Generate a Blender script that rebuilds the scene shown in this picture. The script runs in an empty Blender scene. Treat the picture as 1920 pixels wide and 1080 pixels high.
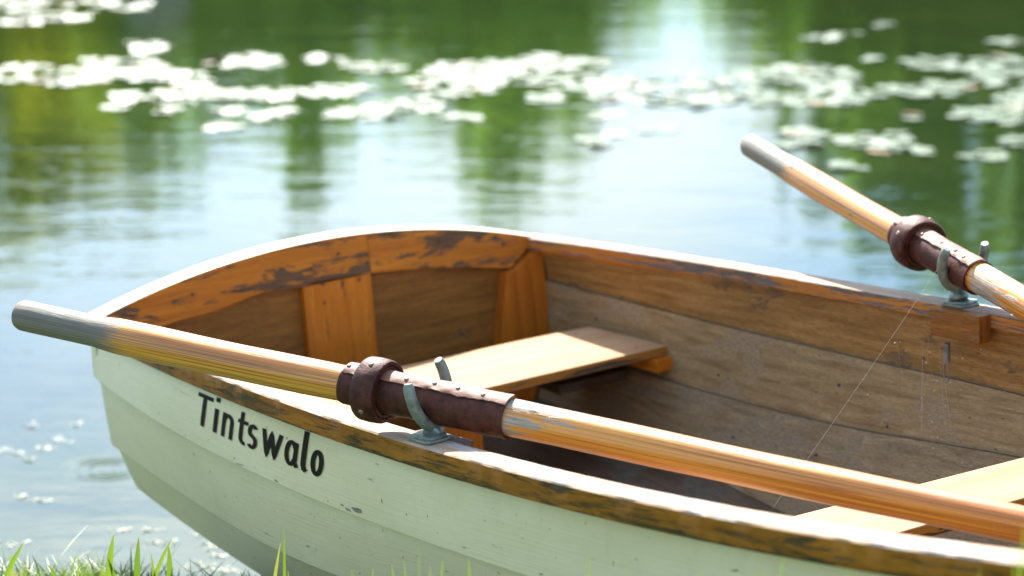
import bpy, bmesh, math, random
import numpy as np
from mathutils import Vector, Matrix, noise as mnoise
random.seed(7); rng = np.random.default_rng(7)
SC = bpy.context.scene
COL = SC.collection

# ------------------------------------------------------------------ camera
HC = 1.48                      # camera height above the water
PITCH = math.radians(12.8)
FPX = 4281.6                   # focal length in pixels of a 1920 wide frame
cam = bpy.data.cameras.new('camera'); camo = bpy.data.objects.new('camera', cam)
COL.objects.link(camo); SC.camera = camo
cam.sensor_width = 36; cam.lens = FPX / 1920 * 36
cam.clip_start = .05; cam.clip_end = 2000
camo.location = (0, 0, HC); camo.rotation_euler = (math.pi / 2 - PITCH, 0, 0)
cam.dof.use_dof = True; cam.dof.focus_distance = 2.95; cam.dof.aperture_fstop = 4.4

# boat frame (metres * 1/S): X from transom to bow, Y across (+ = side away from the camera), Z up
S = .88
M3 = Matrix(((0.52351784, 0.84995327, -0.05923273), (-0.85193975, 0.52312744, -0.02315923), (0.011302, 0.06258699, 0.99797552)))
CB = Vector((4.02163176, -1.95799809, 1.06832263))
BOAT = Matrix.Translation(Vector((0, 0, HC)) - (M3 @ CB) * S) @ M3.to_4x4()
def b2w(p): return BOAT @ (Vector(p) * S)

# ------------------------------------------------------------------ light
sdir = (M3 @ Vector((1.02, -.45, -1))).normalized()       # travel direction of sunlight
tosun = -sdir
sun = bpy.data.lights.new('sun', 'SUN'); suno = bpy.data.objects.new('sun', sun); COL.objects.link(suno)
sun.energy = 4.7; sun.angle = math.radians(.55); sun.color = (1, .95, .87)
suno.rotation_euler = sdir.to_track_quat('-Z', 'Y').to_euler(); suno.location = (0, 5, 12)
W = bpy.data.worlds.new('World'); SC.world = W; W.use_nodes = True
nt = W.node_tree; nt.nodes.clear()
def wn(t, **k):
    n = nt.nodes.new(t)
    for a, b in k.items(): setattr(n, a, b)
    return n
sky = wn('ShaderNodeTexSky', sky_type='NISHITA', sun_disc=False, sun_elevation=math.asin(tosun.z), sun_rotation=math.atan2(tosun.x, tosun.y), air_density=1.0, dust_density=.5, ozone_density=1.6)
skym = wn('ShaderNodeVectorMath', operation='SCALE'); skym.inputs['Scale'].default_value = .095
tc = wn('ShaderNodeTexCoord'); mp = wn('ShaderNodeMapping'); mp.inputs['Scale'].default_value = (1, 1, 2.6)
no = wn('ShaderNodeTexNoise'); no.inputs['Scale'].default_value = 3.1; no.inputs['Detail'].default_value = 7; no.inputs['Roughness'].default_value = .55
rp = wn('ShaderNodeValToRGB'); rp.color_ramp.elements[0].position = .40; rp.color_ramp.elements[1].position = .64
mx = wn('ShaderNodeMix', data_type='RGBA')
# clouds scatter light forwards: brighter around the sun, plain grey white away from it
geo = wn('ShaderNodeVectorMath', operation='DOT_PRODUCT'); geo.inputs[1].default_value = tuple(tosun); nt.links.new(tc.outputs['Generated'], geo.inputs[0])
fw = wn('ShaderNodeMapRange'); fw.inputs['From Min'].default_value = -.2; fw.inputs['From Max'].default_value = 1; fw.inputs['To Min'].default_value = 0; fw.inputs['To Max'].default_value = 1; nt.links.new(geo.outputs['Value'], fw.inputs['Value'])
fp = wn('ShaderNodeMath', operation='POWER'); fp.inputs[1].default_value = 8; nt.links.new(fw.outputs[0], fp.inputs[0])
fm = wn('ShaderNodeMath', operation='MULTIPLY_ADD'); fm.inputs[1].default_value = 1.75; fm.inputs[2].default_value = .36; nt.links.new(fp.outputs[0], fm.inputs[0])
cl = wn('ShaderNodeVectorMath', operation='SCALE'); cl.inputs[0].default_value = (.87, .97, 1.06); nt.links.new(fm.outputs[0], cl.inputs['Scale']); nt.links.new(cl.outputs[0], mx.inputs[7])
bg = wn('ShaderNodeBackground'); out = wn('ShaderNodeOutputWorld')
nt.links.new(sky.outputs[0], skym.inputs[0]); nt.links.new(tc.outputs['Generated'], mp.inputs[0]); nt.links.new(mp.outputs[0], no.inputs['Vector'])
nt.links.new(no.outputs['Fac'], rp.inputs[0]); nt.links.new(rp.outputs[0], mx.inputs[0]); tint = wn('ShaderNodeVectorMath', operation='MULTIPLY'); tint.inputs[1].default_value = (.78, .97, 1.2); nt.links.new(skym.outputs[0], tint.inputs[0]); nt.links.new(tint.outputs[0], mx.inputs[6])
nt.links.new(mx.outputs[2], bg.inputs[0]); nt.links.new(bg.outputs[0], out.inputs[0])
SC.view_settings.view_transform = 'Standard'; SC.view_settings.look = 'None'
SC.view_settings.exposure = 1.72; SC.view_settings.gamma = 1; SC.view_settings.use_curve_mapping = False
SC.cycles.use_denoising = True; SC.cycles.sample_clamp_indirect = 8; SC.cycles.max_bounces = 8
SC.cycles.caustics_reflective = False; SC.cycles.caustics_refractive = False

# ------------------------------------------------------------------ object helpers
def link(o, parent=None):
    COL.objects.link(o)
    if parent is not None: o.parent = parent
    return o
def tag(o, label=None, cat=None, group=None, kind=None):
    if label: o['label'] = label
    if cat: o['category'] = cat
    if group: o['group'] = group
    if kind: o['kind'] = kind
    return o
def empty(name, mat=None, parent=None):
    o = link(bpy.data.objects.new(name, None), parent); o.empty_display_size = .1
    if mat is not None: o.matrix_world = mat
    return o
class MB:
    """vertices, faces, uvs and material slots collected into one mesh"""
    def __init__(s): s.v = []; s.f = []; s.uv = []; s.m = []
    def face(s, idx, uvs, mat=0): s.f.append(tuple(idx)); s.uv.append(uvs); s.m.append(mat)
    def grid(s, rows, us, vs, mats=0, closed=False, flip=False):
        b = len(s.v); n = len(rows[0])
        for r in rows: s.v.extend([tuple(p) for p in r])
        for i in range(len(rows) - 1):
            for j in range(n if closed else n - 1):
                k = (j + 1) % n
                q = [b + i * n + j, b + (i + 1) * n + j, b + (i + 1) * n + k, b + i * n + k]
                vj, vk = vs[j], vs[j + 1]
                u = [(us[i], vj), (us[i + 1], vj), (us[i + 1], vk), (us[i], vk)]
                if flip: q.reverse(); u.reverse()
                s.face(q, u, mats[j] if isinstance(mats, (list, tuple)) else mats)
    def poly(s, pts, uvs, mat=0):
        b = len(s.v); s.v.extend([tuple(p) for p in pts]); s.face(range(b, b + len(pts)), uvs, mat)
    def build(s, name, mats, parent=None, smooth=False, scale=S, bevel=0, angle=None, recalc=True):
        me = bpy.data.meshes.new(name)
        me.from_pydata([(a * scale, b * scale, c * scale) for a, b, c in s.v], [], s.f)
        ul = me.uv_layers.new(name='UVMap'); k = 0
        for u in s.uv:
            for a in u: ul.data[k].uv = a; k += 1
        for m in (mats if isinstance(mats, (list, tuple)) else [mats]): me.materials.append(m)
        me.polygons.foreach_set('material_index', s.m)
        if recalc or bevel:
            bm = bmesh.new(); bm.from_mesh(me)
            bmesh.ops.remove_doubles(bm, verts=bm.verts, dist=1e-6)
            bmesh.ops.recalc_face_normals(bm, faces=bm.faces)
            if bevel: bmesh.ops.bevel(bm, geom=[e for e in bm.edges if len(e.link_faces) == 2 and e.calc_face_angle() > .5], offset=bevel, segments=2, profile=.6, affect='EDGES')
            bm.to_mesh(me); bm.free()
        if smooth:
            me.polygons.foreach_set('use_smooth', [True] * len(me.polygons))
            if angle: me.set_sharp_from_angle(angle=math.radians(angle))
        me.update()
        return link(bpy.data.objects.new(name, me), parent)
    def box(s, lo, hi, axis=0, mat=0, off=0., rot=None, org=None, top=None):
        """grain runs along `axis`"""
        c = [Vector((x, y, z)) for x in (lo[0], hi[0]) for y in (lo[1], hi[1]) for z in (lo[2], hi[2])]
        if rot is not None:
            o = Vector(org if org is not None else (0, 0, 0)); c2 = [o + rot @ (p - o) for p in c]
        else: c2 = c
        b = len(s.v); s.v.extend([tuple(p) for p in c2])
        for q, drop in (((0, 1, 3, 2), 0), ((4, 6, 7, 5), 0), ((0, 4, 5, 1), 1), ((2, 3, 7, 6), 1), ((0, 2, 6, 4), 2), ((1, 5, 7, 3), 2)):
            ax = [a for a in (0, 1, 2) if a != drop]
            if axis in ax: ua, va = axis, [a for a in ax if a != axis][0]
            else: ua, va = ax
            s.face([b + i for i in q], [(c[i][ua] + off, c[i][va] + off * 2 + drop * .3) for i in q], mat if not (top is not None and q == (1, 5, 7, 3)) else top)
    def tube(s, pts, rad, n=12, u0=0, closed_ends=True, squash=None, mat=0, voff=0):
        rows = []; us = []; L = u0; pr = None
        P = [Vector(p) for p in pts]
        for i, p in enumerate(P):
            t = (P[min(i + 1, len(P) - 1)] - P[max(i - 1, 0)]).normalized()
            if pr is None:
                a = Vector((0, 0, 1)) if abs(t.z) < .9 else Vector((1, 0, 0)); x = t.cross(a).normalized()
            else: x = (pr - t * pr.dot(t)).normalized()
            pr = x; y = t.cross(x)
            if i: L += (P[i] - P[i - 1]).length
            us.append(L); r = rad[i] if hasattr(rad, '__len__') else rad
            sq = squash[i] if squash else 1
            rows.append([p + (x * math.cos(2 * math.pi * k / n) + y * sq * math.sin(2 * math.pi * k / n)) * r for k in range(n)])
        r0 = max(rad) if hasattr(rad, '__len__') else rad
        s.grid(rows, us, [voff + 2 * math.pi * r0 * k / n for k in range(n + 1)], mat, closed=True)
        if closed_ends:
            for r, u in ((rows[0], us[0]), (rows[-1], us[-1])):
                s.poly(r, [(u + .2 * (p - r[0]).length, (p - r[1]).length) for p in r], mat)
    def lathe(s, prof, c, ax=Vector((0, 0, 1)), n=20, mat=0):
        ax = ax.normalized(); x = ax.orthogonal().normalized(); y = ax.cross(x); c = Vector(c)
        rows = [[c + ax * h + (x * math.cos(2 * math.pi * k / n) + y * math.sin(2 * math.pi * k / n)) * r for k in range(n)] for r, h in prof]
        s.grid(rows, [h for r, h in prof], [k / n * .1 for k in range(n + 1)], mat, closed=True)
        for r in (rows[0], rows[-1]): s.poly(r, [(p.x, p.y) for p in r], mat)

# ------------------------------------------------------------------ materials
class NT:
    def __init__(s, name):
        s.m = bpy.data.materials.new(name); s.m.use_nodes = True; s.t = s.m.node_tree; s.t.nodes.clear()
        s.out = s.t.nodes.new('ShaderNodeOutputMaterial')
    def n(s, t, ins=None, **k):
        x = s.t.nodes.new(t)
        for a, b in k.items(): setattr(x, a, b)
        for a, b in (ins or {}).items():
            if isinstance(b, bpy.types.NodeSocket): s.t.links.new(b, x.inputs[a])
            else: x.inputs[a].default_value = b
        return x
    def uv(s, scale, rot=0, loc=(0, 0, 0), src='UV'):
        c = s.n('ShaderNodeTexCoord') if src != 'POS' else None
        v = s.n('ShaderNodeNewGeometry').outputs['Position'] if src == 'POS' else c.outputs[src]
        return s.n('ShaderNodeMapping', {'Vector': v, 'Scale': scale, 'Location': loc, 'Rotation': (0, 0, rot)}).outputs[0]
    def noise(s, vec, scale=1, detail=5, rough=.6, dist=0.):
        return s.n('ShaderNodeTexNoise', {'Vector': vec, 'Scale': scale, 'Detail': detail, 'Roughness': rough, 'Distortion': dist}).outputs['Fac']
    def ramp(s, fac, stops):
        r = s.n('ShaderNodeValToRGB', {'Fac': fac}); e = r.color_ramp.elements
        while len(e) < len(stops): e.new(.5)
        for i, (p, c) in enumerate(stops):
            e[i].position = p
            e[i].color = (c, c, c, 1) if not hasattr(c, '__len__') else (*c, 1)
        return r.outputs[0]
    def mix(s, f, a, b, mode='MIX'):
        x = s.n('ShaderNodeMix', data_type='RGBA', blend_type=mode)
        for i, v in ((0, f), (6, a), (7, b)):
            if isinstance(v, bpy.types.NodeSocket): s.t.links.new(v, x.inputs[i])
            elif i == 0: x.inputs[0].default_value = v
            else: x.inputs[i].default_value = (*v, 1)
        return x.outputs[2]
    def math(s, op, a, b=0., c=0.):
        return s.n('ShaderNodeMath', {0: a, 1: b, 2: c}, operation=op).outputs[0]
    def bump(s, h, dist, prev=None):
        d = {'Height': h, 'Distance': dist, 'Strength': 1.0}
        if prev is not None: d['Normal'] = prev
        return s.n('ShaderNodeBump', d).outputs[0]
    def done(s, **k):
        ins = {a.replace('_', ' '): b for a, b in k.items()}
        for a in ('Base Color',):
            if a in ins and not isinstance(ins[a], bpy.types.NodeSocket): ins[a] = (*ins[a], 1)
        p = s.n('ShaderNodeBsdfPrincipled', ins); s.t.links.new(p.outputs[0], s.out.inputs[0]); return s.m

def wood(name, lo, hi, streak=45, along=2.2, bare=(.17, .13, .11), patch=.0, patch2=None, pscale=(5, 16), rough=.45, dark=.25, coat=0., bumpd=.0004, specks=.0, moss=0., spec=.25):
    t = NT(name)
    oi = t.n('ShaderNodeObjectInfo').outputs['Random']
    sh = t.n('ShaderNodeCombineXYZ', {0: t.math('MULTIPLY', oi, 7.3), 1: t.math('MULTIPLY', oi, 3.1)}).outputs[0]
    base = t.n('ShaderNodeVectorMath', {0: t.n('ShaderNodeTexCoord').outputs['UV'], 1: sh}, operation='ADD').outputs[0]
    def mapped(sc): return t.n('ShaderNodeMapping', {'Vector': base, 'Scale': sc}).outputs[0]
    g = t.noise(mapped((along, streak, 1)), 1, 6, .62, .35)
    g2 = t.noise(mapped((along * 9, streak * 7, 1)), 1, 4, .7)
    col = t.ramp(g, [(.30, lo), (.5, tuple(a * .5 + b * .5 for a, b in zip(lo, hi))), (.68, hi)])
    col = t.mix(t.ramp(g2, [(.32, dark), (.55, 0.)]), col, tuple(a * .35 for a in lo))
    rg = rough
    h = t.math('ADD', t.math('MULTIPLY', g, 1.), t.math('MULTIPLY', g2, .6))
    if patch > 0:
        a = t.noise(mapped((pscale[0], pscale[1], 1)), 1, 7, .68, .5)
        b = t.noise(mapped((pscale[0] * 5, pscale[1] * 6, 1)), 1, 5, .7)
        k = t.math('ADD', t.math('MULTIPLY', a, .8), t.math('MULTIPLY', b, .2))
        th = .66 - patch * .3
        mk = t.ramp(k, [(th, 0.), (th + .025, 1.)])
        bc = t.ramp(g2, [(.3, tuple(x * .5 for x in bare)), (.7, tuple(min(1, x * 1.5) for x in bare))])
        if patch2: bc = t.mix(t.ramp(t.noise(mapped((9, 9, 1)), 1, 3), [(.42, 0.), (.56, 1.)]), bc, patch2)
        col = t.mix(mk, col, bc)
        rg = t.math('MULTIPLY_ADD', mk, .45, rough)
        h = t.math('SUBTRACT', h, t.math('MULTIPLY', mk, .5))
    if moss > 0:
        a = t.noise(mapped((6, 42, 1)), 1, 9, .74, .6)
        vv_ = t.n('ShaderNodeSeparateXYZ', {0: t.n('ShaderNodeTexCoord').outputs['UV']}).outputs[1]
        lowedge = t.ramp(t.math('MULTIPLY', t.math('ADD', vv_, 1.), 29.), [(0., 1.), (.30, .25), (.8, 0.)])
        a = t.math('MULTIPLY_ADD', lowedge, .12, a)
        col = t.mix(t.ramp(a, [(.62 - moss * .25, 0.), (.70 - moss * .25, .85)]), col, (.038, .036, .010))
    if specks > 0:
        v = t.n('ShaderNodeTexVoronoi', {'Vector': mapped((22, 30, 1)), 'Scale': 1.}); 
        col = t.mix(t.ramp(v.outputs['Distance'], [(.05 * specks, 1.), (.09 * specks, 0.)]), col, (.03, .02, .015))
    return t.done(Base_Color=col, Roughness=rg, Specular_IOR_Level=spec, Normal=t.bump(h, bumpd), Coat_Weight=coat, Coat_Roughness=.2)

M_varn = wood('varnished_frame_wood', (.40, .105, .008), (.66, .24, .022), 38, 2.0, bare=(.13, .08, .045), patch=.28, pscale=(3.4, 30), rough=.42, coat=.12)
M_rail = wood('worn_rail_varnish', (.38, .105, .009), (.66, .25, .024), 38, 2.0, bare=(.135, .078, .040), patch=.47, pscale=(4.5, 20), rough=.42, coat=.1)
M_post = wood('streaked_post_varnish', (.42, .11, .008), (.70, .25, .018), 42, 2.0, bare=(.09, .055, .035), patch=.2, pscale=(9, 60), rough=.38, coat=.2)
M_post2 = wood('corner_post_varnish', (.34, .09, .008), (.56, .19, .018), 42, 2.0, bare=(.12, .08, .06), patch=.05, rough=.42, coat=.15)
M_panel = wood('dull_brown_ply', (.17, .07, .012), (.36, .165, .032), 60, 5, bare=(.13, .085, .035), patch=.12, pscale=(5, 9), rough=.5, dark=.5)
M_plank = wood('weathered_plank_inside', (.22, .10, .022), (.46, .25, .075), 70, 6, bare=(.19, .11, .05), patch=.30, pscale=(4, 9), rough=.6, dark=.6, specks=.6)
M_plank2 = wood('grey_plank_inside', (.225, .14, .052), (.46, .315, .15), 75, 8, bare=(.30, .215, .12), patch=.42, pscale=(3, 7), rough=.62, dark=.6, specks=.7)
M_inwale = wood('inwale_side', (.36, .11, .016), (.55, .21, .035), 38, 2.0, bare=(.155, .115, .09), patch=.62, pscale=(3, 40), rough=.45)
M_railside = wood('mossy_rail_side', (.24, .085, .006), (.44, .18, .012), 70, 4, bare=(.10, .065, .022), patch=.36, pscale=(7, 60), rough=.55, moss=.34, dark=.5)
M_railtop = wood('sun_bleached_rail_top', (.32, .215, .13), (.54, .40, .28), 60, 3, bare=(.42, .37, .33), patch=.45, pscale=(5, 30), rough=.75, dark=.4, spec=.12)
M_seat = wood('pale_seat_wood', (.42, .235, .11), (.53, .335, .185), 26, 1.6, bare=(.4, .3, .2), patch=.0, rough=.75, dark=.2, coat=0., specks=.35, spec=.12)
M_seatedge = wood('seat_edge_wood', (.35, .14, .02), (.50, .23, .04), 50, 3, bare=(.09, .07, .045), patch=.5, pscale=(6, 50), rough=.5)
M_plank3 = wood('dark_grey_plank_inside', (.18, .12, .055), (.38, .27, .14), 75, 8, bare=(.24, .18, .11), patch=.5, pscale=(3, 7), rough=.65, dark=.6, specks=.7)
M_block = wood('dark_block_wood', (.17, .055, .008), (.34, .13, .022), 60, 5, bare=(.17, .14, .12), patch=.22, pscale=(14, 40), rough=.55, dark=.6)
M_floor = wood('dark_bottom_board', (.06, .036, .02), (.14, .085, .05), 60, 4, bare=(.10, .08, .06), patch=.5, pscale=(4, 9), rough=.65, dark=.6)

def paint_mat():
    t = NT('cream_hull_paint'); c = t.uv((1, 1, 1))
    g = t.noise(t.uv((3, 8, 1)), 1, 5, .6); fl = t.noise(t.uv((14, 60, 1)), 1, 6, .72, .4); st = t.noise(t.uv((30, 7, 1)), 1, 5, .6)
    col = t.ramp(g, [(.35, (.79, .70, .42)), (.65, (.87, .78, .50))])
    col = t.mix(t.ramp(fl, [(.67, 0.), (.685, .8)]), col, (.40, .385, .29))
    col = t.mix(t.ramp(t.noise(t.uv((90, 90, 1)), 1, 2, .5), [(.715, 0.), (.735, .85)]), col, (.20, .16, .09))
    col = t.mix(t.ramp(st, [(.55, 0.), (.75, .22)]), col, (.55, .50, .36))
    gr = t.noise(t.uv((6, 240, 1)), 1, 4, .6)
    bm = t.bump(t.math('ADD', gr, t.math('MULTIPLY', t.ramp(fl, [(.65, 0.), (.69, 1.)]), -2.)), .0006)
    return t.done(Base_Color=col, Roughness=.38, Normal=bm, IOR=1.45)
M_paint = paint_mat()

def oar_mat(name, grip_end, worn0, worn1):
    t = NT(name)
    uvn = t.n('ShaderNodeSeparateXYZ', {0: t.n('ShaderNodeTexCoord').outputs['UV']})
    u = uvn.outputs[0]
    ga = t.noise(t.uv((.8, 70, 1)), 1, 2, .5, .15); gb = t.noise(t.uv((.7, 330, 1)), 1, 2, .5, .1)
    g = t.math('ADD', t.math('MULTIPLY', ga, .58), t.math('MULTIPLY', gb, .42)); g2 = t.noise(t.uv((14, 420, 1)), 1, 3, .6)
    col = t.ramp(g, [(.36, (.28, .075, .006)), (.42, (.60, .21, .018)), (.455, (.27, .075, .007)), (.49, (.70, .30, .034)), (.53, (.74, .32, .036)), (.555, (.34, .10, .009)), (.58, (.72, .31, .036)), (.64, (.78, .38, .055))])
    # hand-grip without varnish, greyed by weather
    wob = t.noise(t.uv((9, 30, 1)), 1, 5, .65)
    uu = t.math('ADD', u, t.math('MULTIPLY', t.math('SUBTRACT', wob, .5), .10))
    k1 = t.ramp(t.math('MULTIPLY_ADD', uu, 1., 0.), [(grip_end - .022, 1.), (grip_end + .022, 0.)])
    grey = t.ramp(g, [(.3, (.06, .053, .038)), (.5, (.17, .15, .108)), (.7, (.30, .26, .185))])
    grey = t.mix(t.ramp(t.noise(t.uv((3, 9, 1)), 1, 3), [(.45, 0.), (.6, .6)]), grey, (.17, .175, .13))
    col = t.mix(k1, col, grey)
    # rubbed patch beside the leather
    w = t.ramp(t.math('ADD', t.noise(t.uv((10, 60, 1)), 1, 7, .7), t.math('MULTIPLY', t.math('ABSOLUTE', t.math('SUBTRACT', u, worn0)), -1.35)), [(.43, 0.), (.47, 1.)])
    w = t.math('MULTIPLY', w, t.ramp(u, [(worn0 - .03, 0.), (worn0 - .02, 1.)]))
    col = t.mix(w, col, t.ramp(g2, [(.35, (.20, .19, .15)), (.65, (.52, .46, .35))]))
    sp = t.n('ShaderNodeTexVoronoi', {'Vector': t.uv((9, 22, 1)), 'Scale': 1.}).outputs['Distance']
    col = t.mix(t.ramp(sp, [(.035, 1.), (.07, 0.)]), col, (.05, .03, .02))
    rg = t.math('MULTIPLY_ADD', t.math('MAXIMUM', k1, w), .30, .32)
    return t.done(Base_Color=col, Roughness=rg, Normal=t.bump(t.math('ADD', g, t.math('MULTIPLY_ADD', g2, 1., t.math('MULTIPLY', t.math('MAXIMUM', k1, w), g2))), .0005), Coat_Weight=t.math('MULTIPLY_ADD', t.math('MAXIMUM', k1, w), -.5, .5), Coat_Roughness=.3)
M_oar = oar_mat('varnished_fir_oar', .20, .872, 1.2)
def simple(name, a, b, sc=(40, 40, 40), rough=.5, metal=0., bumpd=.0003, src='Object', det=5, **k):
    t = NT(name); n = t.noise(t.uv(sc, src=src), 1, det, .65)
    return t.done(Base_Color=t.ramp(n, [(.35, a), (.65, b)]), Roughness=rough, Metallic=metal, Normal=t.bump(n, bumpd), **k)
M_leather = simple('dark_brown_leather', (.038, .010, .005), (.105, .030, .016), (60, 60, 60), .55, bumpd=.0016, Specular_IOR_Level=.25)
M_leatherE = simple('scuffed_leather_flap', (.12, .045, .024), (.24, .10, .055), (90, 90, 90), .65, bumpd=.001)
M_galv = simple('galvanised_metal', (.13, .17, .13), (.31, .345, .28), (70, 70, 70), .5, .35, bumpd=.0006)
M_galvdark = simple('dull_zinc', (.14, .13, .11), (.27, .25, .21), (70, 70, 70), .6, .3, bumpd=.0006)
M_nail = simple('copper_nail', (.20, .13, .09), (.36, .27, .20), rough=.55, metal=.6)
M_black = simple('black_paint_lettering', (.010, .007, .004), (.018, .013, .008), (30, 30, 30), .6, Specular_IOR_Level=.1)
M_screw = simple('dark_screw_head', (.03, .022, .015), (.07, .05, .035), rough=.6)
M_silk = NT('spider_silk').done(Base_Color=(.8, .8, .78), Roughness=.35, Alpha=.3)
M_dust = NT('pale_dust').done(Base_Color=(.7, .66, .56), Roughness=.6)

# ------------------------------------------------------------------ hull curves
def herm(x, x0, x1, y0, y1, d0, d1):
    t = (x - x0) / (x1 - x0); h = x1 - x0
    return (2*t**3-3*t*t+1)*y0 + (t**3-2*t*t+t)*h*d0 + (-2*t**3+3*t*t)*y1 + (t**3-t*t)*h*d1
CUR = {'G': ((.5, .09, -.046, -.001), (0, .075, -.017, .009), 2.4, 3.16, .33),
       '1': ((.504, .075, -.044, -.003), (-.111, -.014, .054, -.011), 1.95, 3.13, .20),
       '2': ((.487, .034, .021, -.037), (-.248, .009, -.023, .05), 1.2, 3.08, .06),
       '3': ((.449, .033, -.059, -.002), (-.341, -.027, -.002, .01), 1.1, 3.0, -.10),
       'K': ((.0, 0, 0, 0), (-.395, -.03, .01, 0), 1.5, 2.9, -.22)}
RAKE = .081
def pe(c, x): return c[0] + x * (c[1] + x * (c[2] + x * c[3]))
def pd(c, x): return c[1] + x * (2 * c[2] + 3 * x * c[3])
def cur(k, s, side):
    cy, cz, xb, xe, ze = CUR[k]; x = s * xe
    if x <= xb: y, z = pe(cy, x), pe(cz, x)
    else:
        y = herm(x, xb, xe, pe(cy, xb), .010 if k != 'K' else 0, pd(cy, xb), -.85 if k != 'K' else 0)
        z = herm(x, xb, xe, pe(cz, xb), ze, pd(cz, xb), .22)
    return Vector((x + RAKE * (-cz[0]) * (1 - s), side * y, z))
def cur_s(k, x): return x / CUR[k][3]
def gw(x, side): return cur('G', x / 3.16, side)
def gn(x, side):
    t = gw(x + .01, side) - gw(x - .01, side); n = Vector((-t.y, t.x, 0)).normalized()
    return n if n.y * side > 0 else -n

boat = empty('rowing_boat', BOAT)
tag(boat, 'cream clinker rowing boat with varnished wood inside, stern out over the pond', 'rowing boat')

NS = 72; SV = [i / NS for i in range(NS + 1)]
TH = .011
def plank(side, ka, kb, raise_, inset, mi, name='plank', label=None):
    """one strake from lap curve ka down to kb; its top hides inside the strake above"""
    mb = MB(); ro = []; ri = []
    for s in SV:
        a = cur(ka, s, side); b = cur(kb, s, side)
        d = (b - a).normalized(); x2 = Vector((1, 0, 0))
        n = d.cross(x2).normalized()
        if n.y * side < 0 and abs(n.y) > .05: n = -n
        elif abs(n.y) <= .05 and n.z > 0: n = -n
        if kb == 'K' and n.z > 0: n = -n
        top = a - d * raise_ - n * inset
        pts = [top + (b - top) * f + n * (.003 * math.sin(math.pi * f)) for f in (0, .34, .67, 1.)]
        th = TH * min(1, (1.02 - s) * 6)
        ro.append(pts); ri.append([q - n * th for q in pts])
    L = [s * 3.1 for s in SV]; w = (ro[20][3] - ro[20][0]).length
    vs = [0, w * .34, w * .67, w]; off = random.random() * 5
    rows = []
    for i in range(len(SV)):
        o = ro[i]; q = ri[i]
        rows.append(o + q[::-1])
    vv = vs + [w + .01 + w - v + 1 for v in vs[::-1]] + [2 * w + 1.03]
    vv = [v + off for v in vv]
    mb.grid(rows, L, vv, mats=[0, 0, 0, 0, 1, 1, 1, 1], closed=True)
    mb.m = [(0 if (i % 8) in (0, 1, 2, 3) else 1) for i in range(len(mb.m))]
    for r in (rows[0], rows[-1]): mb.poly(r, [(p.y, p.z) for p in r], 0)
    o = mb.build(name, [M_paint, mi], boat, smooth=True, angle=35)
    if label: o['label'] = label
    if ka != 'G':                                  # dark bead standing in for the shadow line along the lap, inside
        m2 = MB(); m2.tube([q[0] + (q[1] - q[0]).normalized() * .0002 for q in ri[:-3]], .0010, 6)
        m2.build('lap_shade_line', M_lapshade, boat, smooth=True)
    return o
M_lapshade = simple('painted_lap_shade', (.035, .028, .022), (.08, .065, .05), (60, 60, 60), .8)  # dark tone painting the shade under the inner laps
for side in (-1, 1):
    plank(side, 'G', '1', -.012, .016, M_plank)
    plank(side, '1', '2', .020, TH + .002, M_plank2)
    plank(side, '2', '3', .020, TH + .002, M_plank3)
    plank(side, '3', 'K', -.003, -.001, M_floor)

# keel strip inside (hog) and outside
mb = MB(); rows = []
for s in SV:
    k = cur('K', s, 1); rows.append([k + Vector((0, y, z)) for y, z in ((-.03, .008), (.03, .008), (.03, .028), (-.03, .028))])
mb.grid(rows, [s * 3 for s in SV], [0, .06, .08, .14, .16], 0, closed=True)
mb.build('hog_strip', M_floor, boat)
mb = MB(); rows = []
for s in SV:
    k = cur('K', s, 1); rows.append([k + Vector((0, y, z)) for y, z in ((-.012, .004), (.012, .004), (.010, -.035), (-.010, -.035))])
mb.grid(rows, [s * 3 for s in SV], [0, .06, .08, .14, .16], 0, closed=True)
mb.build('keel', M_paint, boat)
# stem post
mb = MB(); pts = [cur(k, 1, 1) for k in 'G123K']; pts = [Vector((p.x + .005, 0, p.z)) for p in pts]
mb.tube(pts, [.026] * 5, 10); mb.build('stem_post', M_varn, boat, smooth=True)

# gunwales: outer rubbing strip, plank edge and inwale
def gunwale(side):
    mb = MB(); rows = []; us = []
    sec = [(0, -.034), (.0005, -.0025), (-.002, 0), (-.0165, .0003), (-.0405, 0), (-.042, -.0015), (-.042, -.024), (-.024, -.024), (-.024, -.034)]
    N = 260
    for i in range(N + 1):
        x = -.004 + 3.12 * i / N; g = gw(max(x, 0), side); g.x = x; n = gn(max(x, .02), side)
        r = []
        for j, (o, z) in enumerate(sec):
            jt = .0007 * mnoise.noise(Vector((x * 40, j * 3.1, side * 5))) + .0005 * mnoise.noise(Vector((x * 150, j * 7, side)))
            if 2.95 < x: o = o * max(.25, (3.16 - x) / .21)
            r.append(g + n * (o + jt) + Vector((0, 0, z + jt)))
        rows.append(r); us.append(x)
    vs = [0, .034, .036, .052, .078, .080, .104, .122, .132, .15]
    vs = [v + side for v in vs]
    mb.grid(rows, us, vs, 0, closed=True)
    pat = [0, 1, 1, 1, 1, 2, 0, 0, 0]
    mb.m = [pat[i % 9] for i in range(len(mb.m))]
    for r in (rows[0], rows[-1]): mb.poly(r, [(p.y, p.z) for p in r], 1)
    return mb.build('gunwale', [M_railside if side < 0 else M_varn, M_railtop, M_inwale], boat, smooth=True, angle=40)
gunwale(-1); gunwale(1)

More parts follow.
